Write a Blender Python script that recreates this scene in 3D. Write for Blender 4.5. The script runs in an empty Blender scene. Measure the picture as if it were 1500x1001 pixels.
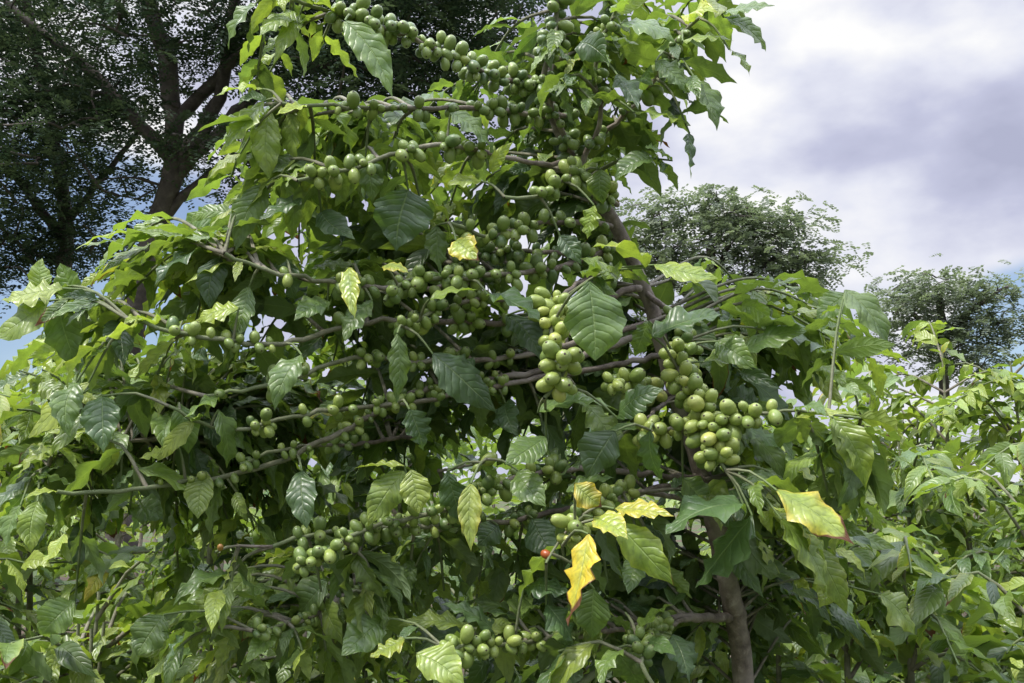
import bpy, math, numpy as np
rng=np.random.default_rng(11)
scene=bpy.context.scene
PITCH=math.radians(8); CAM=np.array([0,0,1.5])
FW=np.array([0,math.cos(PITCH),math.sin(PITCH)]); UP=np.array([0,-math.sin(PITCH),math.cos(PITCH)]); RT=np.array([1.,0,0])
def P(x,y,d):
    """image pixel + chosen depth -> world position (metres), lined up for this camera"""
    return CAM+FW*d+RT*((x-750)/1500*d)+UP*((500-y)/1500*d)
def nz(v): 
    v=np.asarray(v,float); return v/(np.linalg.norm(v,axis=-1,keepdims=True)+1e-9)

# ---------------------------------------------------------------- materials
def newmat(name):
    m=bpy.data.materials.new(name); m.use_nodes=True; nt=m.node_tree; nt.nodes.clear()
    return m,nt
class N:
    def __init__(s,nt): s.nt=nt
    def node(s,t,**k):
        n=s.nt.nodes.new(t)
        for a,b in k.items(): setattr(n,a,b)
        return n
    def put(s,sock,v):
        if isinstance(v,bpy.types.NodeSocket): s.nt.links.new(v,sock)
        elif v is not None: sock.default_value=v
    def m(s,op,a,b=None,c=None,clamp=False):
        n=s.node('ShaderNodeMath',operation=op,use_clamp=clamp)
        s.put(n.inputs[0],a)
        if b is not None: s.put(n.inputs[1],b)
        if c is not None: s.put(n.inputs[2],c)
        return n.outputs[0]
    def ss(s,v,lo,hi,a=0.,b=1.):
        n=s.node('ShaderNodeMapRange',interpolation_type='SMOOTHSTEP')
        s.put(n.inputs[0],v); n.inputs[1].default_value=lo; n.inputs[2].default_value=hi
        n.inputs[3].default_value=a; n.inputs[4].default_value=b
        return n.outputs[0]
    def mix(s,f,a,b,bt='MIX'):
        n=s.node('ShaderNodeMix',data_type='RGBA',blend_type=bt)
        s.put(n.inputs[0],f); s.put(n.inputs[6],a); s.put(n.inputs[7],b)
        return n.outputs[2]
    def ramp(s,f,stops):
        n=s.node('ShaderNodeValToRGB'); e=n.color_ramp.elements
        while len(e)<len(stops): e.new(0.5)
        for el,(p,c) in zip(e,stops): el.position=p; el.color=(*c,1)
        s.put(n.inputs[0],f); return n.outputs[0]
    def attr(s,name):
        n=s.node('ShaderNodeAttribute',attribute_name=name); return n
    def sep(s,v):
        n=s.node('ShaderNodeSeparateXYZ'); s.put(n.inputs[0],v); return n.outputs
    def noise(s,scale,detail=3,vec=None,rough=.5):
        n=s.node('ShaderNodeTexNoise'); n.inputs['Scale'].default_value=scale; n.inputs['Detail'].default_value=detail
        n.inputs['Roughness'].default_value=rough
        if vec is not None: s.put(n.inputs['Vector'],vec)
        return n.outputs[0]
    def objc(s): return s.node('ShaderNodeTexCoord').outputs['Object']

def coffee_leaf_mat(simple=False):
    m,nt=newmat('coffee_leaf'+('_simple' if simple else '')); n=N(nt)
    t,s_,r=n.sep(n.attr('lf').outputs['Vector']); hue,bri,brn=n.sep(n.attr('tint').outputs['Vector'])
    a=n.m('ABSOLUTE',s_)
    oc=n.objc()
    nb=n.noise(38,1 if simple else 2,oc,.6); nf=n.noise(170,1,oc,.6) if not simple else nb
    nbc=n.m('SUBTRACT',nb,.5)
    h=n.m('MULTIPLY_ADD',nbc,.3,hue)
    h=n.m('ADD',h,n.m('MULTIPLY',brn,n.m('MULTIPLY',n.m('POWER',a,2.),.35)))
    col=n.ramp(h,[(0,(.045,.086,.042)),(.3,(.098,.168,.050)),(.55,(.20,.288,.056)),(.75,(.34,.41,.065)),(1,(.64,.49,.05))])
    col=n.mix(n.ss(nf,.35,.75,0,.3),col,(.060,.090,.038,1))
    mid=n.ss(a,.015,.06,1,0)
    fv=n.m('ADD',n.m('SUBTRACT',n.m('MULTIPLY',t,n.m('MULTIPLY_ADD',r,3.,7.)),n.m('MULTIPLY',n.m('POWER',a,1.3),1.7)),n.m('MULTIPLY_ADD',n.m('SIGN',s_),.17,r))
    fr=n.m('FRACT',fv if simple else n.m('ADD',fv,n.m('MULTIPLY',nbc,.9)))
    dv=n.m('ABSOLUTE',n.m('MULTIPLY_ADD',fr,2,-1))
    vein=n.ss(dv,.88,1.,0,1)
    vmask=n.m('MAXIMUM',mid,n.m('MULTIPLY',vein,.35))
    col=n.mix(n.m('MULTIPLY',vmask,.34),col,(.27,.36,.14,1))
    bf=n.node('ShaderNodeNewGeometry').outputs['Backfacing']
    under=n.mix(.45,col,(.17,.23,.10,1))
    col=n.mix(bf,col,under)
    mul=n.node('ShaderNodeVectorMath',operation='SCALE'); n.put(mul.inputs[0],col); n.put(mul.inputs['Scale'],bri); col=mul.outputs[0]
    bv=n.m('ADD',n.m('MULTIPLY',brn,n.m('ADD',n.m('ADD',n.m('MULTIPLY',n.m('POWER',t,4.),.75),.38),n.m('MULTIPLY',n.m('POWER',a,4.),.32))),n.m('MULTIPLY',nb,.42))
    bm=n.ss(bv,.80,.90)
    col=n.mix(bm,col,(.12,.045,.015,1))
    pil=n.m('SUBTRACT',1,n.m('POWER',dv,3.))
    hgt=n.m('ADD',n.m('MULTIPLY',pil,.65),n.m('MULTIPLY',mid,-1.))
    if not simple: hgt=n.m('ADD',hgt,n.m('MULTIPLY',nb,2.2))
    b=n.node('ShaderNodeBump'); b.inputs['Strength'].default_value=.55; b.inputs['Distance'].default_value=.002; n.put(b.inputs['Height'],hgt)
    p=n.node('ShaderNodeBsdfPrincipled'); n.put(p.inputs['Base Color'],col); n.put(p.inputs['Normal'],b.outputs[0])
    rough=n.m('ADD',n.m('MULTIPLY_ADD',nf,.35,.21),n.m('ADD',n.m('MULTIPLY',bf,.27),n.m('MULTIPLY',bm,.3)))
    n.put(p.inputs['Roughness'],rough)
    p.inputs['Specular IOR Level'].default_value=.6
    tr=n.node('ShaderNodeBsdfTranslucent')
    tc=n.mix(1,col,(1.7,1.8,.55,1),'MULTIPLY'); n.put(tr.inputs[0],tc)
    ms=n.node('ShaderNodeMixShader'); ms.inputs[0].default_value=.33
    nt.links.new(p.outputs[0],ms.inputs[1]); nt.links.new(tr.outputs[0],ms.inputs[2])
    o=n.node('ShaderNodeOutputMaterial'); nt.links.new(ms.outputs[0],o.inputs[0]); return m

def tree_leaf_mat(name,c1,c2,trans=.25):
    m,nt=newmat(name); n=N(nt)
    hue,bri,brn=n.sep(n.attr('tint').outputs['Vector'])
    col=n.mix(hue,(*c1,1),(*c2,1))
    p=n.node('ShaderNodeBsdfDiffuse'); n.put(p.inputs['Color'],col)
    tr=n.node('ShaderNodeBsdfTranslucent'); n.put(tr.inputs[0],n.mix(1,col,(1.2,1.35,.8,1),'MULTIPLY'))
    ms=n.node('ShaderNodeMixShader'); ms.inputs[0].default_value=trans
    nt.links.new(p.outputs[0],ms.inputs[1]); nt.links.new(tr.outputs[0],ms.inputs[2])
    o=n.node('ShaderNodeOutputMaterial'); nt.links.new(ms.outputs[0],o.inputs[0]); return m

def bark_mat(name,c1,c2,c3,scale=60,bump=.004):
    m,nt=newmat(name); n=N(nt); oc=n.objc()
    a=n.noise(scale,5,oc,.65); b_=n.noise(scale*.2,2,oc)
    col=n.ramp(a,[(.3,c1),(.55,c2),(.75,c3)])
    col=n.mix(n.ss(b_,.45,.65,0,.6),col,(*c3,1))
    g=n.sep(n.attr('tint').outputs['Vector'])[0]
    col=n.mix(g,col,(.11,.165,.05,1))
    b=n.node('ShaderNodeBump'); b.inputs['Strength'].default_value=.8; b.inputs['Distance'].default_value=bump; n.put(b.inputs['Height'],a)
    p=n.node('ShaderNodeBsdfPrincipled'); n.put(p.inputs['Base Color'],col); n.put(p.inputs['Normal'],b.outputs[0]); p.inputs['Roughness'].default_value=.8
    o=n.node('ShaderNodeOutputMaterial'); nt.links.new(p.outputs[0],o.inputs[0]); return m

def berry_mat():
    m,nt=newmat('green_coffee_cherry'); n=N(nt); oc=n.objc()
    t=n.sep(n.attr('lf').outputs['Vector'])[0]; hue,bri,brn=n.sep(n.attr('tint').outputs['Vector'])
    nb=n.noise(90,2,oc)
    h=n.m('MULTIPLY_ADD',n.m('SUBTRACT',nb,.5),.4,hue)
    col=n.ramp(h,[(0,(.075,.13,.036)),(.45,(.18,.25,.056)),(.8,(.31,.37,.085)),(1,(.41,.43,.11))])
    col=n.mix(n.ss(t,.70,.93,0,.35),col,(.33,.39,.17,1))
    col=n.mix(n.ss(t,.945,.965),col,(.05,.035,.018,1))
    col=n.mix(brn,col,(.34,.06,.015,1))
    p=n.node('ShaderNodeBsdfPrincipled'); n.put(p.inputs['Base Color'],col)
    n.put(p.inputs['Roughness'],n.m('MULTIPLY_ADD',nb,.25,.26))
    b=n.node('ShaderNodeBump'); b.inputs['Strength'].default_value=.25; b.inputs['Distance'].default_value=.002; n.put(b.inputs['Height'],n.noise(260,2,oc)); n.put(p.inputs['Normal'],b.outputs[0])
    o=n.node('ShaderNodeOutputMaterial'); nt.links.new(p.outputs[0],o.inputs[0]); return m

LEAF=coffee_leaf_mat(); LEAF2=coffee_leaf_mat(True); BERRY=berry_mat()
BARK=bark_mat('coffee_bark',(.06,.048,.038),(.16,.13,.10),(.32,.285,.24),70,.003)
TBARK=bark_mat('tree_bark',(.030,.024,.020),(.065,.052,.042),(.12,.105,.085),9,.03)
DARKF=tree_leaf_mat('dark_tree_foliage',(.034,.055,.040),(.088,.115,.073),.25)
FARF=tree_leaf_mat('hazed_far_foliage',(.15,.18,.14),(.23,.26,.19),.35)  # greyed and lightened leaf colour: aerial haze painted into it

# ---------------------------------------------------------------- mesh helpers
def quadmesh(name,V,Fc,mat,parent=None,lf=None,tint=None,smooth=True):
    me=bpy.data.meshes.new(name); V=np.ascontiguousarray(V,np.float32); Fc=np.ascontiguousarray(Fc,np.int32)
    me.vertices.add(len(V)); me.vertices.foreach_set('co',V.ravel())
    me.loops.add(Fc.size); me.polygons.add(len(Fc))
    me.polygons.foreach_set('loop_start',np.arange(len(Fc),dtype=np.int32)*4)
    me.polygons.foreach_set('vertices',Fc.ravel())
    me.polygons.foreach_set('use_smooth',np.full(len(Fc),smooth))
    me.update(calc_edges=True)
    for nm,arr in (('lf',lf),('tint',tint)):
        if arr is not None:
            a=me.attributes.new(nm,'FLOAT_VECTOR','POINT'); a.data.foreach_set('vector',np.ascontiguousarray(arr,np.float32).ravel())
    me.materials.append(mat)
    ob=bpy.data.objects.new(name,me); scene.collection.objects.link(ob)
    if parent: ob.parent=parent
    return ob
def empty(name,loc=(0,0,0)):
    e=bpy.data.objects.new(name,None); scene.collection.objects.link(e); e.empty_display_size=.2; return e

class Leaves:
    def __init__(s): s.r=[]
    def add(s,base,d,n,L,W,bend=.5,fold=.2,rip=.12,hue=.3,bri=1.,brn=0.,twist=0.):
        s.r.append(np.concatenate([base,d,n,[L,W,bend,fold,rip,hue,bri,brn,twist]]))
    def build(s,name,mat,parent,nt=12,ns=6):
        A=np.array(s.r); K=len(A); print(name,K)
        base=A[:,0:3]; d=nz(A[:,3:6]); n=A[:,6:9]; L,W,bend,fold,rip,hue,bri,brn,tw=A[:,9:].T
        n=nz(n-(n*d).sum(1,keepdims=True)*d)
        bend=np.where(np.abs(bend)<.05,.05,bend)
        d0=d*np.cos(bend/2)[:,None]+n*np.sin(bend/2)[:,None]; n0=n*np.cos(bend/2)[:,None]-d*np.sin(bend/2)[:,None]
        sd=np.cross(n,d)
        Lr=L*(bend/2)/np.sin(bend/2)
        t=np.linspace(0,1,nt+1); sv=np.linspace(-1,1,ns+1)
        pa=rng.uniform(.75,1.05,(K,1)); pb=rng.uniform(1.05,1.5,(K,1))
        w=t[None]**pa*(1-t[None])**pb; w=w/w.max(1,keepdims=True); w=np.maximum(w,np.where(t<.1,.05,.004)[None])
        th=bend[:,None]*t
        cx=np.sin(th)/bend[:,None]*Lr[:,None]; cz=-(1-np.cos(th))/bend[:,None]*Lr[:,None]
        ph=rng.uniform(0,6.28,(K,1)); ph2=rng.uniform(0,6.28,(K,1)); fq=rng.uniform(2.2,4.6,(K,1))
        sway=np.sin(t*3.14+0)[None]*rng.normal(0,.045,(K,1))*L[:,None]
        C=base[:,None]+d0[:,None]*cx[...,None]+n0[:,None]*cz[...,None]+sd[:,None]*sway[...,None]
        nn=n0[:,None]*np.cos(th)[...,None]+d0[:,None]*np.sin(th)[...,None]
        ta=tw[:,None]*t
        s2=sd[:,None]*np.cos(ta)[...,None]+nn*np.sin(ta)[...,None]; n2=nn*np.cos(ta)[...,None]-sd[:,None]*np.sin(ta)[...,None]
        hw=(W/2)[:,None]*w
        asym=1+rng.normal(0,.08,(K,1,1))*sv[None,None]
        edge=1+.07*np.sin(6.283*fq*1.5*t+ph2)[:,:,None]*np.abs(sv)
        X=hw[:,:,None]*sv*asym*edge
        e=np.abs(sv)**1.6
        r1=np.sin(6.283*fq*t+ph)[:,:,None]*(sv>0)+np.sin(6.283*fq*t+ph2)[:,:,None]*(sv<0)
        r1=r1+.35*np.sin(6.283*8.3*t[None]+ph)[:,:,None]
        Z=hw[:,:,None]*(fold[:,None,None]*np.abs(sv)-.25*sv**2)+ (rip*W)[:,None,None]*e*r1*np.sqrt(w)[:,:,None]
        V=C[:,:,None]+s2[:,:,None]*X[...,None]+n2[:,:,None]*Z[...,None]
        i,j=np.meshgrid(np.arange(nt),np.arange(ns),indexing='ij'); q=(i*(ns+1)+j).ravel()
        q=np.stack([q,q+ns+1,q+ns+2,q+1],1)
        nv=(nt+1)*(ns+1); Fc=(q[None]+np.arange(K)[:,None,None]*nv).reshape(-1,4)
        lf=np.empty((K,nt+1,ns+1,3)); lf[...,0]=t[None,:,None]; lf[...,1]=sv; lf[...,2]=rng.random((K,1,1))
        ti=np.empty_like(lf); ti[...,0]=hue[:,None,None]; ti[...,1]=bri[:,None,None]; ti[...,2]=brn[:,None,None]
        return quadmesh(name,V.reshape(-1,3),Fc,mat,parent,lf.reshape(-1,3),ti.reshape(-1,3))

class Tubes:
    def __init__(s): s.V=[];s.F=[];s.T=[];s.n=0
    def add(s,pts,rad,sides=8,green=0.,knob=0.):
        pts=np.asarray(pts,float); k=len(pts); rad=np.broadcast_to(rad,(k,)).astype(float)
        T=nz(np.gradient(pts,axis=0)); ref=np.array([0,0,1.]) if abs(T[0,2])<.8 else np.array([1.,0,0])
        a=nz(np.cross(T[0],ref)); A=np.empty((k,3))
        for i in range(k):
            a=a-T[i]*(a@T[i]); a=a/(np.linalg.norm(a)+1e-9); A[i]=a
        B=np.cross(T,A); th=np.arange(sides)/sides*6.28318
        rr=rad[:,None]*(1+knob*rng.normal(0,1,(k,sides)))
        V=pts[:,None]+(A[:,None]*np.cos(th)[:,None]+B[:,None]*np.sin(th)[:,None])*rr[...,None]
        i,j=np.meshgrid(np.arange(k-1),np.arange(sides),indexing='ij'); j2=(j+1)%sides
        q=np.stack([i*sides+j,i*sides+j2,(i+1)*sides+j2,(i+1)*sides+j],-1).reshape(-1,4)
        s.V.append(V.reshape(-1,3)); s.F.append(q+s.n); s.n+=k*sides
        g=np.broadcast_to(green,(k,)); tt=np.zeros((k,sides,3)); tt[...,0]=g[:,None]; s.T.append(tt.reshape(-1,3))
    def build(s,name,mat,parent): return quadmesh(name,np.concatenate(s.V),np.concatenate(s.F),mat,parent,None,np.concatenate(s.T))

def spline(pts,step=.02):
    pts=np.asarray(pts,float); 
    if len(pts)==2: pts=np.array([pts[0],(pts[0]+pts[1])/2,pts[1]])
    Q=np.vstack([2*pts[0]-pts[1],pts,2*pts[-1]-pts[-2]]); out=[]
    for i in range(1,len(Q)-2):
        p0,p1,p2,p3=Q[i-1:i+3]; k=max(2,int(np.linalg.norm(p2-p1)/step))
        t=(np.arange(k)/k)[:,None]
        out.append(.5*((2*p1)+(-p0+p2)*t+(2*p0-5*p1+4*p2-p3)*t**2+(-p0+3*p1-3*p2+p3)*t**3))
    out.append(pts[-1:]); return np.vstack(out)

class Berries:
    def __init__(s): s.p=[];s.a=[];s.r=[];s.h=[];s.core=[];s.red=[]
    def along(s,pts,t0,t1,rb,n=4,hue=.4,br=.003,skip=0.,red=0.):
        seg=np.linalg.norm(np.diff(pts,axis=0),axis=1); cum=np.concatenate([[0],np.cumsum(seg)]); L=cum[-1]
        x=t0*L; ang=rng.uniform(0,6); node=0
        while x<t1*L:
            c=np.array([np.interp(x,cum,pts[:,k]) for k in range(3)]); c2=np.array([np.interp(x+.01,cum,pts[:,k]) for k in range(3)])
            T=nz(c2-c+1e-6); A=nz(np.cross(T,[.1,.2,1])); B=np.cross(T,A); ang+=1.57*(node%2)+rng.normal(0,.3)
            kk=0 if rng.random()<skip else max(1,int(round(rng.normal(n*1.1,n*.4))))
            rn=rb*rng.uniform(.82,1.1)
            for k in range(kk):
                an=ang+(k%2)*3.14+rng.normal(0,.65); o=A*math.cos(an)+B*math.sin(an)
                r=rn*rng.uniform(.65,1.1); dist=br+r*rng.uniform(.95,1.35)+(r*1.1 if k>4 else 0)
                s.p.append(c+o*dist+T*rng.normal(0,.55)*rb); s.a.append(nz(o+T*rng.normal(0,.45)+rng.normal(0,.2,3))); s.r.append(r); s.h.append(np.clip(hue+rng.normal(0,.17),0,1)); s.core.append(c); s.red.append(red)
            x+=rb*rng.uniform(2.2,3.5); node+=1
    def build(s,name,mat,parent):
        p=np.array(s.p); r=np.array(s.r); core=np.array(s.core); a=np.array(s.a)
        for it in range(16):
            D=p[:,None]-p[None]; dd=np.linalg.norm(D,axis=2)+np.eye(len(p))*9; want=(r[:,None]+r[None])*.98
            ov=np.clip(want-dd,0,None); p=p+(D/dd[...,None]*ov[...,None]).sum(1)*.35
            p=p+(core-p)*.02
        a=nz(nz(p-core)*.8+a*.6)
        print('berries',len(p))
        K=len(p); prof=np.array([(0.001,-1.12,0),(.35,-1.07,.05),(.68,-.82,.15),(.93,-.4,.35),(1.,.05,.5),(.95,.45,.65),(.76,.82,.8),(.48,1.06,.89),(.24,1.15,.93),(.17,1.15,.95),(.14,1.20,.97),(.05,1.19,.98),(.001,1.12,1)])
        sd=12; th=np.arange(sd)/sd*6.2832
        u=nz(np.cross(a,[.3,.5,.81])); v=np.cross(a,u); el=rng.uniform(1.02,1.26,(K,1,1,1))
        V=p[:,None,None]+r[:,None,None,None]*(a[:,None,None]*prof[None,:,1,None,None]*el+prof[None,:,0,None,None]*(u[:,None,None]*np.cos(th)[None,None,:,None]+.92*v[:,None,None]*np.sin(th)[None,None,:,None]))
        k=len(prof); i,j=np.meshgrid(np.arange(k-1),np.arange(sd),indexing='ij'); j2=(j+1)%sd
        q=np.stack([i*sd+j,i*sd+j2,(i+1)*sd+j2,(i+1)*sd+j],-1).reshape(-1,4)
        Fc=(q[None]+np.arange(K)[:,None,None]*k*sd).reshape(-1,4)
        lf=np.zeros((K,k,sd,3)); lf[...,0]=prof[None,:,2,None]; ti=np.zeros_like(lf); ti[...,0]=np.array(s.h)[:,None,None]; ti[...,2]=np.array(s.red)[:,None,None]
        return quadmesh(name,V.reshape(-1,3),Fc,mat,parent,lf.reshape(-1,3),ti.reshape(-1,3))

Z=np.array([0,0,1.])
def leafpairs(LV,pts,t0,t1,gap,Lm,hue,droop=.5,huev=.14,bri=1.,skip=.12,wr=.345,petiole=True):
    seg=np.linalg.norm(np.diff(pts,axis=0),axis=1); cum=np.concatenate([[0],np.cumsum(seg)]); L=cum[-1]
    x=t0*L
    while x<=t1*L+1e-6:
        c=np.array([np.interp(x,cum,pts[:,k]) for k in range(3)]); c2=np.array([np.interp(max(x-.015,0),cum,pts[:,k]) for k in range(3)])
        T=nz(c-c2+1e-6); S=np.cross(T,Z); S=nz(S) if np.linalg.norm(S)>.2 else nz(np.cross(T,rng.normal(0,1,3)))
        if abs(T[2])>.7:
            an=rng.uniform(0,6.28); S=np.array([math.cos(an),math.sin(an),0])
        tipf=x/L
        for sg in (1,-1):
            if rng.random()<skip: continue
            dr=abs(rng.normal(droop,.4))
            d=nz(S*sg*.8+T*rng.uniform(.3,.9)-Z*dr+rng.normal(0,.2,3))
            nn=Z*.9+rng.normal(0,.4,3)+S*sg*.2
            Ll=Lm*rng.uniform(.5,1.28)*(1-.25*max(0,tipf-.8)/.2)
            hh=np.clip(hue+rng.normal(0,huev)+.22*max(0,tipf-.7)/.3,0,.68)
            if rng.random()<.009: hh=rng.uniform(.7,.88)
            LV.add(c,d,nn,Ll,Ll*wr*rng.uniform(.8,1.3),rng.uniform(.2,1.5),rng.uniform(.1,.7),rng.uniform(.07,.2),hh,bri*rng.uniform(.7,1.25),(rng.uniform(.3,.95) if rng.random()<.07 else rng.uniform(0,.2)),rng.normal(0,.5))
        x+=gap*rng.uniform(.8,1.2)

# ================================================================ main coffee plant
plant=empty('coffee_plant')
TB=Tubes(); LV=Leaves(); FL=Leaves(); BR=Berries()
trunk=spline([ [*P(1105,1000,1.62)[:2],-.05], [*(P(1105,1000,1.62)[:2]+[.02,0]),.6], P(1090,1000,1.6),P(1068,860,1.58),P(1030,700,1.57),P(985,560,1.56),P(950,440,1.55),P(897,320,1.53),P(838,230,1.52),P(802,130,1.5),P(818,30,1.5),P(835,-80,1.5)],.02)
k=len(trunk); TB.add(trunk,np.interp(np.arange(k),[0,k*.55,k*.8,k],[.025,.017,.010,.005]),10,0,.08)
anchors=[trunk[int(k*.35):]]
def br(pl,r0=.0045,r1=.002,berry=None,leaf=None,green=0.,fwd=0.,red=0.):
    """pl: list of (x,y,d)"""
    m0=len(pl)-1
    pts=spline([P(q[0],q[1],q[2]-fwd*min(1,2*i/m0)) for i,q in enumerate(pl)],.015); pts=pts+rng.normal(0,.0014,pts.shape)
    m=len(pts); TB.add(pts,np.linspace(r0*.8,r1*.85,m),7,np.clip(np.linspace(-.6,.8,m)+green,0,1),.06)
    if berry: 
        for (t0,t1,rpx,n,hue,*sk) in berry:
            BR.along(pts,t0,t1,rpx*.77/1500*pl[-1][2],n,hue,skip=(sk[0] if sk else .1),red=red)
    if leaf: leafpairs(FL if leaf.get('f') else LV,pts,leaf.get('a',.6),1.,leaf.get('gap',.04),leaf.get('L',.095),leaf.get('hue',.35),leaf.get('droop',.6))
    anchors.append(pts); return pts
# berry-laden laterals
br([(805,125,1.5),(735,118,1.47),(690,95,1.45),(600,55,1.42),(470,12,1.4),(400,-10,1.38)],.005,.003,[(0,.82,12,6,.28,.05)],dict(a=.8,L=.075,hue=.5),fwd=.05)
br([(835,172,1.5),(700,160,1.47),(560,158,1.44),(415,152,1.4)],.005,.0028,[(0,.42,11.5,4,.28,.15),(.42,.9,11,2.8,.33,.35)],dict(a=.93,L=.07,hue=.55),fwd=.07)
br([(850,250,1.5),(800,130,1.46),(812,50,1.46),(828,-60,1.46)],.006,.004,[(0,1,11,5.5,.2)],None,fwd=.04)
br([(850,245,1.47),(880,170,1.44),(870,90,1.42),(905,10,1.4)],.005,.003,[(0,.9,11,3,.25,.3)],dict(a=.6,hue=.35,L=.085))
br([(865,215,1.5),(950,130,1.46),(1000,50,1.42),(1060,-10,1.4)],.005,.0025,[(.1,.8,11,3,.3,.3)],dict(a=.4,hue=.35,L=.085))
br([(905,300,1.5),(850,255,1.42),(790,285,1.36),(740,290,1.34)],.005,.003,[(.1,.9,13,4.5,.45)],None)
br([(895,330,1.5),(800,325,1.42),(720,345,1.38),(655,325,1.35)],.005,.003,[(.1,.95,12,3.5,.4)],None)
br([(915,360,1.52),(800,395,1.46),(700,405,1.44),(600,410,1.42),(560,440,1.4)],.006,.003,[(.1,1,12,4,.3)],None,fwd=.08)
br([(760,400,1.5),(640,420,1.46),(500,415,1.43),(380,392,1.4),(330,370,1.38)],.005,.003,[(.1,.5,12,3.5,.35,.15),(.55,.95,11,2.5,.4,.4)],dict(a=.95,L=.08,hue=.45),fwd=.08)
br([(900,400,1.5),(820,370,1.48),(720,370,1.5),(660,395,1.5)],.005,.003,[(0,1,11,5,.2)],None,fwd=.05)
br([(800,440,1.5),(700,440,1.42),(640,455,1.36),(590,480,1.32)],.005,.003,[(.3,1,12,4,.4,.1)],None)
br([(940,420,1.52),(760,470,1.48),(560,470,1.46),(400,503,1.4),(290,492,1.36),(190,470,1.33)],.007,.003,[(.3,.52,12,3,.35,.2),(.62,.93,11,2.5,.4,.35)],dict(a=.98,L=.08,hue=.45),fwd=.08)
br([(960,480,1.52),(800,540,1.5),(620,572,1.47),(500,632,1.42),(380,685,1.38),(200,717,1.33),(85,722,1.3)],.007,.003,[(.3,.62,10,3.5,.4,.15),(.62,.9,9,1,.4,.65)],dict(a=1.,L=.06,hue=.45),fwd=.06)
br([(960,470,1.53),(760,520,1.53),(620,530,1.52),(520,525,1.5),(410,560,1.46),(300,582,1.43)],.006,.003,[(.35,.6,12,3.5,.3,.2),(.65,1,10,2.5,.4,.3)],dict(a=.98,L=.08,hue=.4),fwd=.13)
br([(970,520,1.53),(760,560,1.5),(600,590,1.46),(450,605,1.42),(330,630,1.38),(245,592,1.35)],.006,.0025,[(.35,.85,10.5,3.5,.4,.2)],dict(a=.95,L=.08,hue=.4),fwd=.1)
br([(1030,700,1.56),(800,690,1.5),(660,745,1.46),(540,775,1.42),(430,835,1.38)],.006,.003,[(.4,1,11,4,.4,.15)],None,fwd=.14)
br([(1030,700,1.55),(760,760,1.5),(610,770,1.48),(470,780,1.46),(400,800,1.44)],.006,.003,[(.45,1,11,3.5,.35,.2)],None,fwd=.16)
br([(600,640,1.5),(520,650,1.42),(430,655,1.34),(350,680,1.3)],.004,.0025,[(.3,1,9.5,2.5,.4,.3)],None)
br([(870,400,1.5),(818,440,1.34),(808,490,1.26),(828,545,1.24),(800,585,1.24)],.004,.003,[(.52,1,14.5,7,.66,0)],None)
br([(950,430,1.54),(1000,480,1.44),(995,540,1.36),(1035,610,1.3),(1060,690,1.27)],.006,.003,[(.22,.5,13.5,6,.42),(.5,1.,14.5,7,.66,0)],None)
br([(985,580,1.55),(940,630,1.35),(1040,622,1.3),(1150,602,1.27),(1260,612,1.25)],.005,.002,[(.45,.8,14.5,4,.66,.05)],dict(a=.85,L=.085,hue=.45))
br([(985,580,1.56),(930,560,1.4),(895,562,1.36)],.004,.003,[(.5,1,13,5,.55)],None)
br([(1040,740,1.57),(930,720,1.4),(860,745,1.26),(828,800,1.22)],.006,.003,[(.55,1,13,4,.6,.1)],None)
br([(860,745,1.28),(820,790,1.24),(800,826,1.22)],.0025,.002,[(.9,1,14,1,.6,0)],None,red=.9)
br([(400,800,1.3),(350,800,1.28),(316,806,1.26)],.0025,.002,[(.9,1,10,1,.6,0)],None,red=.6)
br([(1068,905,1.58),(980,908,1.45),(900,970,1.38),(840,1010,1.36)],.009,.006,None,None)
br([(1000,905,1.5),(880,925,1.42),(770,940,1.30),(655,950,1.24)],.005,.003,[(.5,1,12,4.5,.45)],None)
br([(1010,905,1.48),(945,930,1.4),(940,970,1.36),(965,1030,1.35)],.005,.003,[(.3,1,11,5,.4)],None,fwd=.12)
br([(860,235,1.5),(780,238,1.46),(640,212,1.43),(540,240,1.4),(440,262,1.38)],.005,.003,[(.4,.6,11,4,.35),(.65,.98,12,3,.4,.15)],dict(a=.95,L=.08,hue=.5),fwd=.08)
br([(520,860,1.5),(450,905,1.36),(370,925,1.28)],.004,.002,[(0,1,10,3.5,.35,.2)],None)
br([(260,640,1.6),(120,655,1.5),(60,690,1.46)],.004,.002,[(.4,1,9,3,.35,.2)],None)
br([(640,690,1.5),(700,680,1.34),(712,676,1.3)],.003,.002,[(.9,1,13,1,.6,0)],None)
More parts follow.
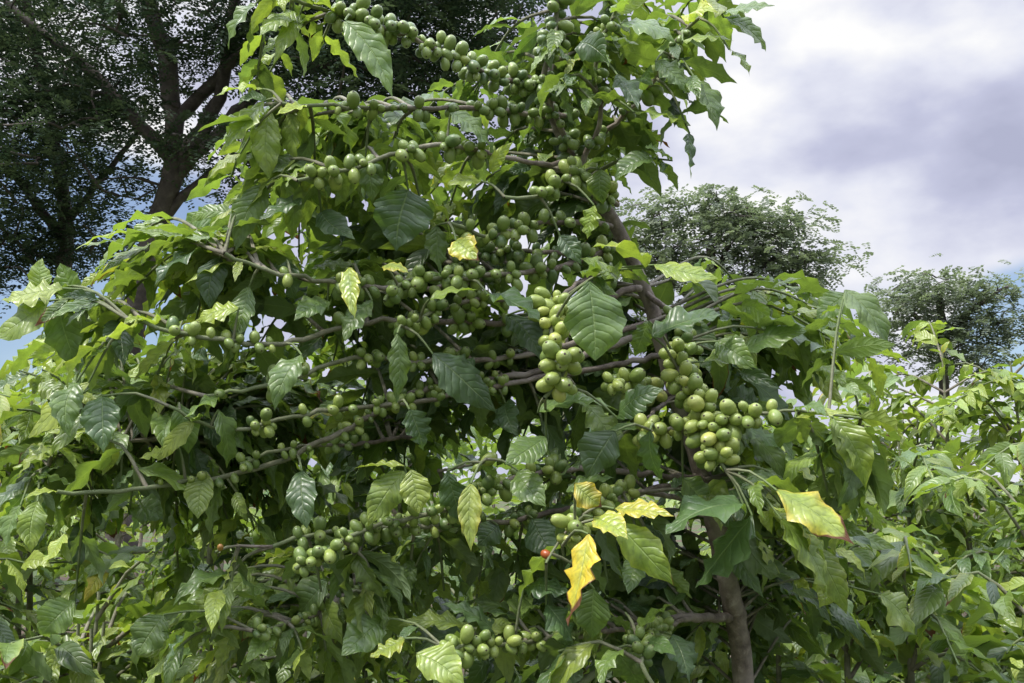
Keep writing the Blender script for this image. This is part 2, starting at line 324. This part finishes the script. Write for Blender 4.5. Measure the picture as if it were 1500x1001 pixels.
# leafy secondary shoots filling the crown (behind the fruiting wood)
A=np.vstack(anchors)
def shoots(cx,cy,rx,ry,n,d0=1.55,d1=1.95,L=.085,hue=.3,droop=.7):
    for _ in range(n):
        q=np.array([9,9.])
        while (q**2).sum()>1: q=rng.uniform(-1,1,2)
        e=P(cx+q[0]*rx,cy+q[1]*ry,rng.uniform(d0,d1))
        dist=np.linalg.norm((A-e)*[1,1,1.6]-[0,0,.05],axis=1)+rng.random(len(A))*.15
        b=A[dist.argmin()]; mid=(b+e)/2+Z*np.linalg.norm(e-b)*.18
        pts=spline([b,mid,e],.02); 
        if len(pts)<4: continue
        TB.add(pts,np.linspace(.003,.0015,len(pts)),5,np.linspace(.1,.9,len(pts)))
        leafpairs(LV,pts,.25 if np.linalg.norm(e-b)<.35 else .45,1.,.033,L,hue,droop,.15)
for a in [(560,340,190,80,28),(820,340,110,140,24,1.6,1.9,.08,.22),(420,460,190,90,26),(620,560,260,120,46,1.6,2.0,.09,.2),(1130,520,150,70,24),(950,650,200,120,26,1.6,1.9,.09,.24),
          (560,860,330,120,50,1.5,1.9,.085,.36),(940,130,90,110,18,1.52,1.7,.08,.38),(720,170,110,70,6,1.65,1.8,.07,.25),(200,500,160,60,18,1.5,1.8,.085,.38),(1150,840,150,110,30,1.6,1.9),(130,680,150,110,22,1.5,1.8,.085,.38),(900,900,130,100,24,1.5,1.85,.09,.3),(400,640,200,90,24,1.6,1.9,.085,.27),(370,300,60,70,6,1.4,1.6,.08,.42),(1230,500,70,50,6,1.4,1.6,.09,.38),
          (450,920,330,90,34,1.26,1.5,.078,.45),(700,860,150,80,12,1.35,1.5,.075,.4),(900,890,120,90,10,1.25,1.4,.08,.38),(1180,720,100,140,16,1.35,1.55,.085,.42),(540,320,130,50,4,1.38,1.5,.07,.4),(120,600,120,140,12,1.3,1.5,.08,.5),(250,420,100,60,8,1.4,1.6,.08,.5),(780,640,120,80,8,1.4,1.55,.08,.25),(720,460,150,120,10,1.54,1.65,.075,.22),(430,120,90,90,4,1.36,1.45,.06,.52),(850,120,70,90,5,1.34,1.4,.06,.35)]:
    shoots(*a)
# leaves placed one by one at image pixels: base, tip, width(px), hue class, chosen depth, brown
D_,M_,L_,B_,Y_=.13,.36,.56,.68,.95
heroes=[(505,30,575,142,46,M_,1.3),(375,5,335,72,36,M_),(430,15,380,52,40,L_),(440,20,400,95,26,L_),(385,130,316,140,32,B_),(387,148,330,216,42,L_),(395,160,395,262,40,L_),(430,155,432,252,28,L_),(352,225,303,266,30,B_),
(388,270,345,370,42,M_),(442,285,380,322,36,D_),(660,165,728,232,48,M_),(705,265,655,270,32,B_),(718,252,752,208,18,B_),(598,278,580,368,80,D_),(352,300,308,332,26,B_),
(1060,25,1122,76,38,M_),(1058,20,1135,8,34,M_),(910,35,990,62,52,M_),(930,165,1012,184,46,L_),(960,232,900,268,36,M_),(1020,118,1050,192,40,M_),(1010,195,1012,262,26,D_),(850,62,892,92,46,D_),(1068,72,1098,112,28,L_),(880,248,884,300,34,M_,1.38,.6),(1000,60,1075,60,34,L_),(960,90,1010,140,36,M_),(905,110,935,160,40,D_),(985,235,945,215,30,M_),(870,300,860,350,34,L_),
(862,412,872,528,84,.34,1.22,.1),(945,392,868,362,58,B_,1.3),(905,410,850,378,40,L_,1.32),(958,388,1052,408,36,L_,1.3,.4),(820,345,852,388,30,D_),(715,432,797,478,58,D_,1.3),(742,462,792,528,50,D_,1.32),(634,518,727,604,60,D_,1.3),(630,438,704,424,46,L_,1.3),(668,352,702,382,40,.7,1.32,.75),(655,420,640,400,30,M_),
(950,470,930,522,38,M_,1.34),(955,492,1062,460,50,.2,1.33),(1050,500,1110,540,40,M_),(1085,515,1192,480,46,M_,1.4),(1238,425,1304,515,50,M_,1.35,.3),(1240,430,1195,470,42,M_,1.4),(1030,530,1102,542,36,L_,1.35),(1150,490,1230,530,50,D_,1.4),(1100,560,1160,620,46,D_,1.42),(1110,600,1060,570,40,D_,1.45),
(788,604,906,602,46,M_,1.27),(904,612,972,570,44,.2,1.25),(900,632,858,702,58,.2,1.26),(952,630,972,702,36,.2,1.24),(1220,612,1268,716,46,L_,1.24,.3),(1165,612,1262,608,16,B_,1.24),(800,640,740,680,44,M_,1.3),(760,690,800,742,44,M_,1.3),(830,720,900,700,30,M_,1.28),
(1090,742,975,782,78,.2,1.25),(1102,755,1018,862,74,.15,1.24),(1138,718,1252,798,60,.66,1.2,.85),(1145,760,1212,882,54,.5,1.2,.4),(905,768,988,858,52,.48,1.2,.6),(862,782,832,918,52,.88,1.14,.95),(900,745,988,756,32,.8,1.2,.4),(842,708,882,742,38,.78,1.18,.75),(870,758,920,790,40,.72,1.18,.5),
(592,690,538,772,46,L_,1.28),(602,688,614,752,42,B_,1.27),(592,682,518,686,26,B_,1.28),(690,708,690,808,32,.68,1.25,.4),(655,690,676,762,40,.15,1.3),(720,700,712,650,36,M_),(870,862,868,935,50,M_,1.24),(800,885,840,940,50,D_,1.26),(768,860,835,870,44,D_,1.28),(610,958,682,1008,54,.6,1.2),(592,935,542,962,32,.66,1.22,.4),(730,770,700,800,36,D_),
(92,422,2,440,50,B_,1.3),(72,440,-8,495,58,L_,1.28),(82,440,116,545,50,M_,1.3),(112,440,88,385,40,M_,1.32),(60,425,62,378,30,L_,1.35),(130,560,42,642,46,B_,1.25),(112,560,102,642,42,M_,1.24),(150,580,152,664,50,D_,1.24),(172,470,182,535,42,D_,1.3),(60,560,95,590,30,L_),
(350,450,284,472,36,B_,1.3),(262,655,204,672,30,B_,1.28),(322,378,308,452,38,D_,1.33),(365,420,345,500,36,M_,1.33),(442,520,402,602,40,M_,1.28),(262,590,276,665,38,M_,1.28),(320,600,332,686,40,M_,1.27),(442,690,450,775,40,D_,1.3),(582,488,580,592,32,M_,1.28),(600,600,620,660,42,D_,1.3),(510,392,520,468,28,.64,1.3,.5),(560,390,600,400,26,.72,1.3,.5),(470,310,520,350,40,D_,1.38),(535,235,545,300,36,M_,1.4),(640,330,645,400,34,M_,1.38),(545,440,505,500,38,M_,1.36),(300,690,290,760,38,L_,1.3),(190,745,240,760,40,M_),(420,380,432,440,36,D_),(480,440,430,470,38,M_),
(1145,700,1080,720,40,M_,1.3),(1190,800,1240,900,44,L_,1.35),(1290,870,1340,930,56,L_,1.5),(1225,830,1200,890,40,B_,1.4),(1000,700,1040,740,40,M_,1.35),(985,930,1010,1000,46,D_,1.3),(900,950,935,1010,48,M_,1.26),(700,560,660,520,34,D_,1.42),(940,810,920,870,34,M_,1.35),(780,760,820,820,46,D_,1.4),(740,590,760,640,38,D_,1.45),
(560,905,500,960,50,M_,1.3),(480,850,440,900,50,M_,1.4),(330,860,300,930,54,L_,1.3),(240,900,200,960,50,M_,1.3),(110,880,60,930,48,M_,1.35),(30,740,10,800,46,M_,1.35),(55,735,45,810,36,L_,1.35)]
for h in heroes:
    bx,by,tx,ty,w,hu=h[:6]; d=h[6] if len(h)>6 else 1.36; bn=h[7] if len(h)>7 else rng.uniform(0,.25)
    dep=rng.uniform(-.05,.02); b=P(bx,by,d); e=P(tx,ty,d+dep); L=np.linalg.norm(e-b)
    nn=-FW*rng.uniform(.6,1.1)+Z*rng.uniform(.3,.9)+RT*rng.normal(0,.35)
    if abs(tx-bx)>1.5*abs(ty-by): nn=-FW*.6+Z*.8+rng.normal(0,.15,3)
    LV.add(b,e-b,nn,L,w/1500*d*1.08,rng.uniform(.2,1.1),rng.uniform(.1,.5),rng.uniform(.06,.15),hu,rng.uniform(.85,1.2),bn,rng.normal(0,.4))
    dist=np.linalg.norm(A-b,axis=1); i=dist.argmin()
    if dist[i]>.01:
        mid=(A[i]+b)/2+Z*dist[i]*.12; sp=spline([A[i],mid,b],.02); TB.add(sp,np.linspace(.0022,.0013,len(sp)),5,np.linspace(.3,1,len(sp)))
        if dist[i]>.09: leafpairs(LV,sp,.45,.85,.04,.065,min(.42,hu*.8),.7)
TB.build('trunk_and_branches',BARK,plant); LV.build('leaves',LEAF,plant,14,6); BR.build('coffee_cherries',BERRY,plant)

# ================================================================ surrounding coffee bushes
def bush(name,x,y,h,r,nlat,hue=.3,L=.09,res=(7,4),zmin=.4,nst=3,berries=False):
    par=empty(name); T=Tubes(); V=Leaves()
    for sidx in range(nst):
        an=rng.uniform(0,6.28); lean=rng.uniform(.05,.35)*r; hh=h*rng.uniform(.86,1.)
        top=np.array([x+math.cos(an)*lean,y+math.sin(an)*lean,hh]); b=np.array([x+math.cos(an)*.08,y+math.sin(an)*.08,-.05])
        st=spline([b,(b*.6+top*.4)+rng.normal(0,.03,3),top],.05); T.add(st,np.linspace(.020,.003,len(st)),8,np.linspace(-.5,.5,len(st)),.05)
        leafpairs(V,st,.8,1.,.04,L*.8,hue+.1,.3)
        for _ in range(nlat//nst):
            f=rng.uniform(zmin,1.)**.8; c=st[int(f*(len(st)-1))]; a2=rng.uniform(0,6.28)
            ln=r*(1.05-.62*max(0,(f-.45)/.55))*rng.uniform(.6,1.15); o=np.array([math.cos(a2),math.sin(a2),0])
            up=rng.uniform(.1,.5) if f<.85 else rng.uniform(.4,1.1)
            p1=c+o*ln*.5+Z*ln*up*.5; p2=c+o*ln+Z*ln*(up*.5-rng.uniform(.0,.35))
            p2[2]=min(p2[2],h*1.05)
            pts=spline([c,p1,p2],.04); T.add(pts,np.linspace(.0045,.0016,len(pts)),5,np.linspace(0,1,len(pts)))
            leafpairs(V,pts,.2,1.,.032,L,hue+.2*(f-.6),.55,.14)
    T.build('stems',BARK,par); V.build('leaves',LEAF2,par,*res)
    return par
def bpos(px,d): return ((px-750)/1500*d, d)
for px,d,h,r,n,hu in [(330,2.35,1.93,.55,66,.42),(60,2.5,1.78,.6,66,.46),(-140,2.1,1.72,.5,45,.44),(230,1.95,1.45,.45,54,.43),(30,1.8,1.34,.4,54,.43),(600,2.5,1.85,.5,60,.17),
                   (1180,2.45,1.88,.5,60,.40),(1400,2.3,1.66,.5,66,.40),(1600,2.3,1.74,.5,54,.38),(1290,1.95,1.42,.42,54,.38),(1500,1.75,1.36,.4,60,.38),(880,2.4,1.85,.42,54,.17),(1330,3.3,1.98,.6,54,.5),(1530,3.2,1.98,.7,60,.5),(520,1.9,1.28,.38,45,.38),
                   (450,3.4,1.95,.6,46,.5),(130,3.5,1.95,.7,54,.5),(760,2.05,1.35,.4,48,.27),(1060,2.1,1.4,.4,48,.3),(1080,3.4,1.8,.6,48,.38)]:
    x,y=bpos(px,d); bush('coffee_bush',x,y,h,r,n,hu)
# far rows of the plantation
par=empty('coffee_hedge_row'); V=Leaves(); T=Tubes()
for i in range(7500):
    y=rng.uniform(4.6,9); x=rng.uniform(-.75,.75)*y; z=(1.75+.12*math.sin(x*2.3)+.1*math.sin(x*5+y*3)+.03*y)*(1-rng.random()**2*.55)
    d=rng.normal(0,1,3); d[2]=-abs(d[2])*.6
    L=rng.uniform(.08,.13); V.add(np.array([x,y,z]),nz(d),Z+rng.normal(0,.4,3),L,L*.40,rng.uniform(.2,1),.3,.08,rng.uniform(.3,.66),1,.1,0)
for i in range(90):
    y=rng.uniform(4.8,8.8); x=rng.uniform(-.7,.7)*y; sp=spline([[x,y,-.05],[x+.05,y,.9],[x+rng.normal(0,.1),y,1.75]],.2); T.add(sp,np.linspace(.025,.006,len(sp)),6)
V.build('leaves',LEAF2,par,4,2); T.build('stems',BARK,par)

# ================================================================ trees
def tree(name,limbs,crowns,mat,frond=(.34,.085,.026),nf=14,cr=.45,pairs=7,seed=1):
    r=np.random.default_rng(seed); par=empty(name); T=Tubes(); nodes=[]
    for pl,r0,r1 in limbs:
        pts=spline(pl,.25); pts=pts+r.normal(0,.02,pts.shape); T.add(pts,np.linspace(r0,r1,len(pts)),10,0,.06); nodes.append(pts[len(pts)//3 if pl[0][2]<.1 else 0:])
    nodes=np.vstack(nodes); C=[]
    for c,rad,n in crowns:
        k=0
        while k<n:
            q=r.uniform(-1,1,3)
            if (q**2).sum()<1: C.append(c+q*rad); k+=1
    C=np.array(C); d0=np.array([np.linalg.norm(nodes-c,axis=1).min() for c in C]); C=C[d0.argsort()]
    for c in C:
        dv=c-nodes; dist=np.linalg.norm(dv*[1,1,1.2],axis=1)+np.clip(-dv[:,2],0,None)*.8; b=nodes[dist.argmin()]; L=np.linalg.norm(c-b)
        mid=(b+c)/2+r.normal(0,.08,3)*L+Z*.06*L
        pts=spline([b,mid,c],max(.15,L/8)); rr=min(.05,.012+.018*L); T.add(pts,np.linspace(rr,.008,len(pts)),5); nodes=np.vstack([nodes,pts[1:]])
    FLn,LL,LW=frond
    K=len(C)*nf; base=np.repeat(C,nf,0)+r.normal(0,1,(K,3))*[cr,cr,cr*.42]
    az=r.uniform(0,6.283,K); el=r.normal(-.12,.35,K)
    d=np.stack([np.cos(az)*np.cos(el),np.sin(az)*np.cos(el),np.sin(el)],1); S=nz(np.cross(d,Z+r.normal(0,.25,(K,3)))); 
    fl=FLn*r.uniform(.6,1.25,K)
    tt=(np.arange(pairs)+.6)/pairs; 
    pos=base[:,None]+d[:,None]*(tt[None,:,None]*fl[:,None,None])-Z*(tt**2)[None,:,None]*(fl*.35)[:,None,None]
    out=[]
    for sg in (1,-1):
        ld=nz(S[:,None]*sg+d[:,None]*.45+r.normal(0,.18,(K,pairs,3)))
        wv=nz(np.cross(ld,np.cross(d,S)[:,None]+r.normal(0,.3,(K,pairs,3))))
        l=LL*(1-.5*np.abs(tt-.45)*1.2)[None,:,None]; w=LW
        out.append(np.stack([pos,pos+ld*l*.5+wv*w,pos+ld*l,pos+ld*l*.5-wv*w],2))
    Q=np.stack(out,2).reshape(-1,3); nq=len(Q)//4
    ti=np.zeros((nq*4,3)); ti[:,0]=np.repeat(np.clip(r.normal(.45,.3,K),0,1),pairs*2*4)
    T.build('trunk_and_limbs',TBARK,par); quadmesh('foliage',Q,np.arange(nq*4).reshape(-1,4),mat,par,None,ti,False)
def G(px,d): x=(px-750)/1500*d; return np.array([x,d,-.1])
d=14.; s=d/1500
def Pd(x,y,dd=0): return P(x,y,d+dd)
def El(x,y,rx,ry,n,dd=0,rz=1.6): return (Pd(x,y,dd),np.array([rx*s,rz,ry*s]),n)
tree('acacia_tree',[([G(180,d),Pd(185,600),Pd(205,420),Pd(243,300),Pd(255,225),Pd(245,90),Pd(200,-60),Pd(190,-200)],.22,.08),
  ([Pd(250,260),Pd(320,140),Pd(345,0),Pd(400,-150)],.12,.05),([Pd(245,275),Pd(360,150),Pd(440,105),Pd(560,95,-.6),Pd(680,70,-.8)],.09,.03),
  ([Pd(250,230),Pd(170,140),Pd(80,60),Pd(0,0)],.10,.04),([Pd(225,330),Pd(330,240),Pd(450,205),Pd(600,212)],.07,.025),([Pd(250,180),Pd(420,20),Pd(560,-60),Pd(700,-120)],.1,.04)],
  [El(170,80,190,100,64),El(400,40,90,60,36),El(520,50,80,50,36),El(650,25,120,55,70,-.5),El(540,120,150,35,32,-.5),El(560,190,130,22,28),El(350,230,100,28,18),El(330,-170,450,150,80),El(120,230,150,55,24)],DARKF,frond=(.38,.085,.020),nf=16,cr=.34,pairs=8,seed=3)
d=15.5; s=d/1500
tree('acacia_tree',[([G(85,d),Pd(88,600),Pd(95,360),Pd(85,230),Pd(60,100),Pd(30,-50)],.16,.06),([Pd(95,350),Pd(20,260),Pd(-60,180)],.08,.03),([Pd(92,330),Pd(160,250),Pd(210,180)],.06,.03),([Pd(92,440),Pd(40,370),Pd(0,330)],.05,.02)],
  [El(40,300,100,90,46),El(60,150,150,100,52),El(30,395,60,35,14),El(-120,150,180,250,60),El(150,330,60,45,12),El(20,-40,160,140,50)],DARKF,frond=(.38,.085,.020),nf=16,cr=.34,pairs=8,seed=5)
d=24.; s=d/1500
tree('shade_tree',[([G(1050,d),Pd(1050,640),Pd(1050,450),Pd(1040,360)],.2,.1),([Pd(1050,470),Pd(960,390),Pd(930,350)],.1,.05),([Pd(1050,460),Pd(1130,380),Pd(1190,380)],.1,.05),([Pd(1045,420),Pd(1080,320)],.08,.04)],
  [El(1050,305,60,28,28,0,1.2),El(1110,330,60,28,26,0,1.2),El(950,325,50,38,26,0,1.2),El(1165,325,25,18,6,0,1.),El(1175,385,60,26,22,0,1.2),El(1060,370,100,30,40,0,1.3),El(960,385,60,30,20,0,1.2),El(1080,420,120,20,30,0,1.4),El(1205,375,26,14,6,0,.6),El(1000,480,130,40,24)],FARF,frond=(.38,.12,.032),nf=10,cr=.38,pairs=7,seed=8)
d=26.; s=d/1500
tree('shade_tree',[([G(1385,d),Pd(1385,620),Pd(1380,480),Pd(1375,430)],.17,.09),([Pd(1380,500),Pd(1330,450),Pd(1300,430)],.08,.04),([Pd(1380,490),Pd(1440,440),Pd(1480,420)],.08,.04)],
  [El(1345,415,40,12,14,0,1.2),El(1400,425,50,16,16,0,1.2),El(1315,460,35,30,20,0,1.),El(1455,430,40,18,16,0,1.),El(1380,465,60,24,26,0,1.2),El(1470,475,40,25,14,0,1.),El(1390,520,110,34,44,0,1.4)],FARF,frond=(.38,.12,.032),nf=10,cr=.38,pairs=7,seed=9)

# ================================================================ ground
gm,nt=newmat('soil_and_grass'); n=N(nt); oc=n.objc()
a=n.noise(.9,5,oc); b=n.noise(14,6,oc,.65)
col=n.mix(n.ss(a,.40,.54),n.ramp(b,[(.3,(.05,.035,.020)),(.7,(.11,.075,.045))]),n.ramp(b,[(.3,(.03,.06,.015)),(.7,(.08,.12,.03))]))
bp=n.node('ShaderNodeBump'); bp.inputs['Distance'].default_value=.05; n.put(bp.inputs['Height'],b)
p=n.node('ShaderNodeBsdfPrincipled'); n.put(p.inputs['Base Color'],col); n.put(p.inputs['Normal'],bp.outputs[0]); p.inputs['Roughness'].default_value=.95
o=n.node('ShaderNodeOutputMaterial'); nt.links.new(p.outputs[0],o.inputs[0])
quadmesh('ground',[[-600,-600,0],[600,-600,0],[600,900,0],[-600,900,0]],[[0,1,2,3]],gm)

# ================================================================ sky and sun
SUN_EL=math.radians(58); az=math.radians(-118)   # az measured from +Y towards +X
sd=np.array([math.sin(az)*math.cos(SUN_EL),math.cos(az)*math.cos(SUN_EL),math.sin(SUN_EL)])
w=bpy.data.worlds.new('World'); scene.world=w; w.use_nodes=True; nt=w.node_tree; nt.nodes.clear(); n=N(nt)
sky=n.node('ShaderNodeTexSky'); sky.sky_type='NISHITA'; sky.sun_disc=False; sky.sun_elevation=SUN_EL; sky.sun_rotation=az
tc=n.node('ShaderNodeTexCoord').outputs['Generated']
mp=n.node('ShaderNodeMapping'); n.put(mp.inputs[0],tc); mp.inputs['Scale'].default_value=(1,1,1.8); mp.inputs['Location'].default_value=(2.35,.2,.9)
c1=n.noise(3.4,4,mp.outputs[0],.42); c2=n.noise(8,5,mp.outputs[0],.5); c3=n.noise(3.1,4,mp.outputs[0],.5)
sh=n.m('ADD',n.m('MULTIPLY',c1,.64),n.m('MULTIPLY',c2,.36))
cc=n.ramp(sh,[(.39,(.45,.47,.63)),(.47,(.56,.58,.75)),(.55,(.78,.80,.91)),(.62,(1.,1.,1.))])
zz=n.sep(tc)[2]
sc=n.node('ShaderNodeVectorMath',operation='SCALE'); n.put(sc.inputs[0],cc); n.put(sc.inputs['Scale'],n.ss(zz,.42,.85,10.,50.))  # cloud boosted overhead, above the frame, as added fill light
# breaks in the cloud where blue shows
def brk(x,y,lo,amt):
    dv=nz(P(x,y,1)-CAM); dn=n.node('ShaderNodeVectorMath',operation='DOT_PRODUCT'); n.put(dn.inputs[0],tc); dn.inputs[1].default_value=tuple(dv)
    return n.ss(dn.outputs['Value'],lo,.999,0,amt)
cm=n.m('SUBTRACT',n.m('SUBTRACT',c3,brk(100,440,.975,.30)),brk(1530,490,.996,.2))
mask=n.ss(cm,.28,.42)
sb=n.mix(1,sky.outputs[0],(1.0,1.2,1.4,1),'MULTIPLY')
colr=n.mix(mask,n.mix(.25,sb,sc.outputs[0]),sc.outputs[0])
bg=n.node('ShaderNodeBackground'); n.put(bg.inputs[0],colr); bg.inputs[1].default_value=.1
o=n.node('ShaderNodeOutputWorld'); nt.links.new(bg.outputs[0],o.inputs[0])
from mathutils import Vector
sl=bpy.data.lights.new('sun','SUN'); sl.energy=4.6; sl.angle=math.radians(6); sl.color=(1,.96,.89)
so=bpy.data.objects.new('sun',sl); scene.collection.objects.link(so); so.rotation_euler=Vector(sd).to_track_quat('Z','Y').to_euler()
scene.view_settings.view_transform='Standard'; scene.view_settings.look='None'; scene.view_settings.exposure=0
cam=bpy.data.cameras.new('camera'); cam.lens=36; cam.sensor_width=36; cam.clip_end=3000; cam.clip_start=.05
co=bpy.data.objects.new('camera',cam); scene.collection.objects.link(co); co.location=CAM; co.rotation_euler=(math.radians(90)+PITCH,0,0); scene.camera=co
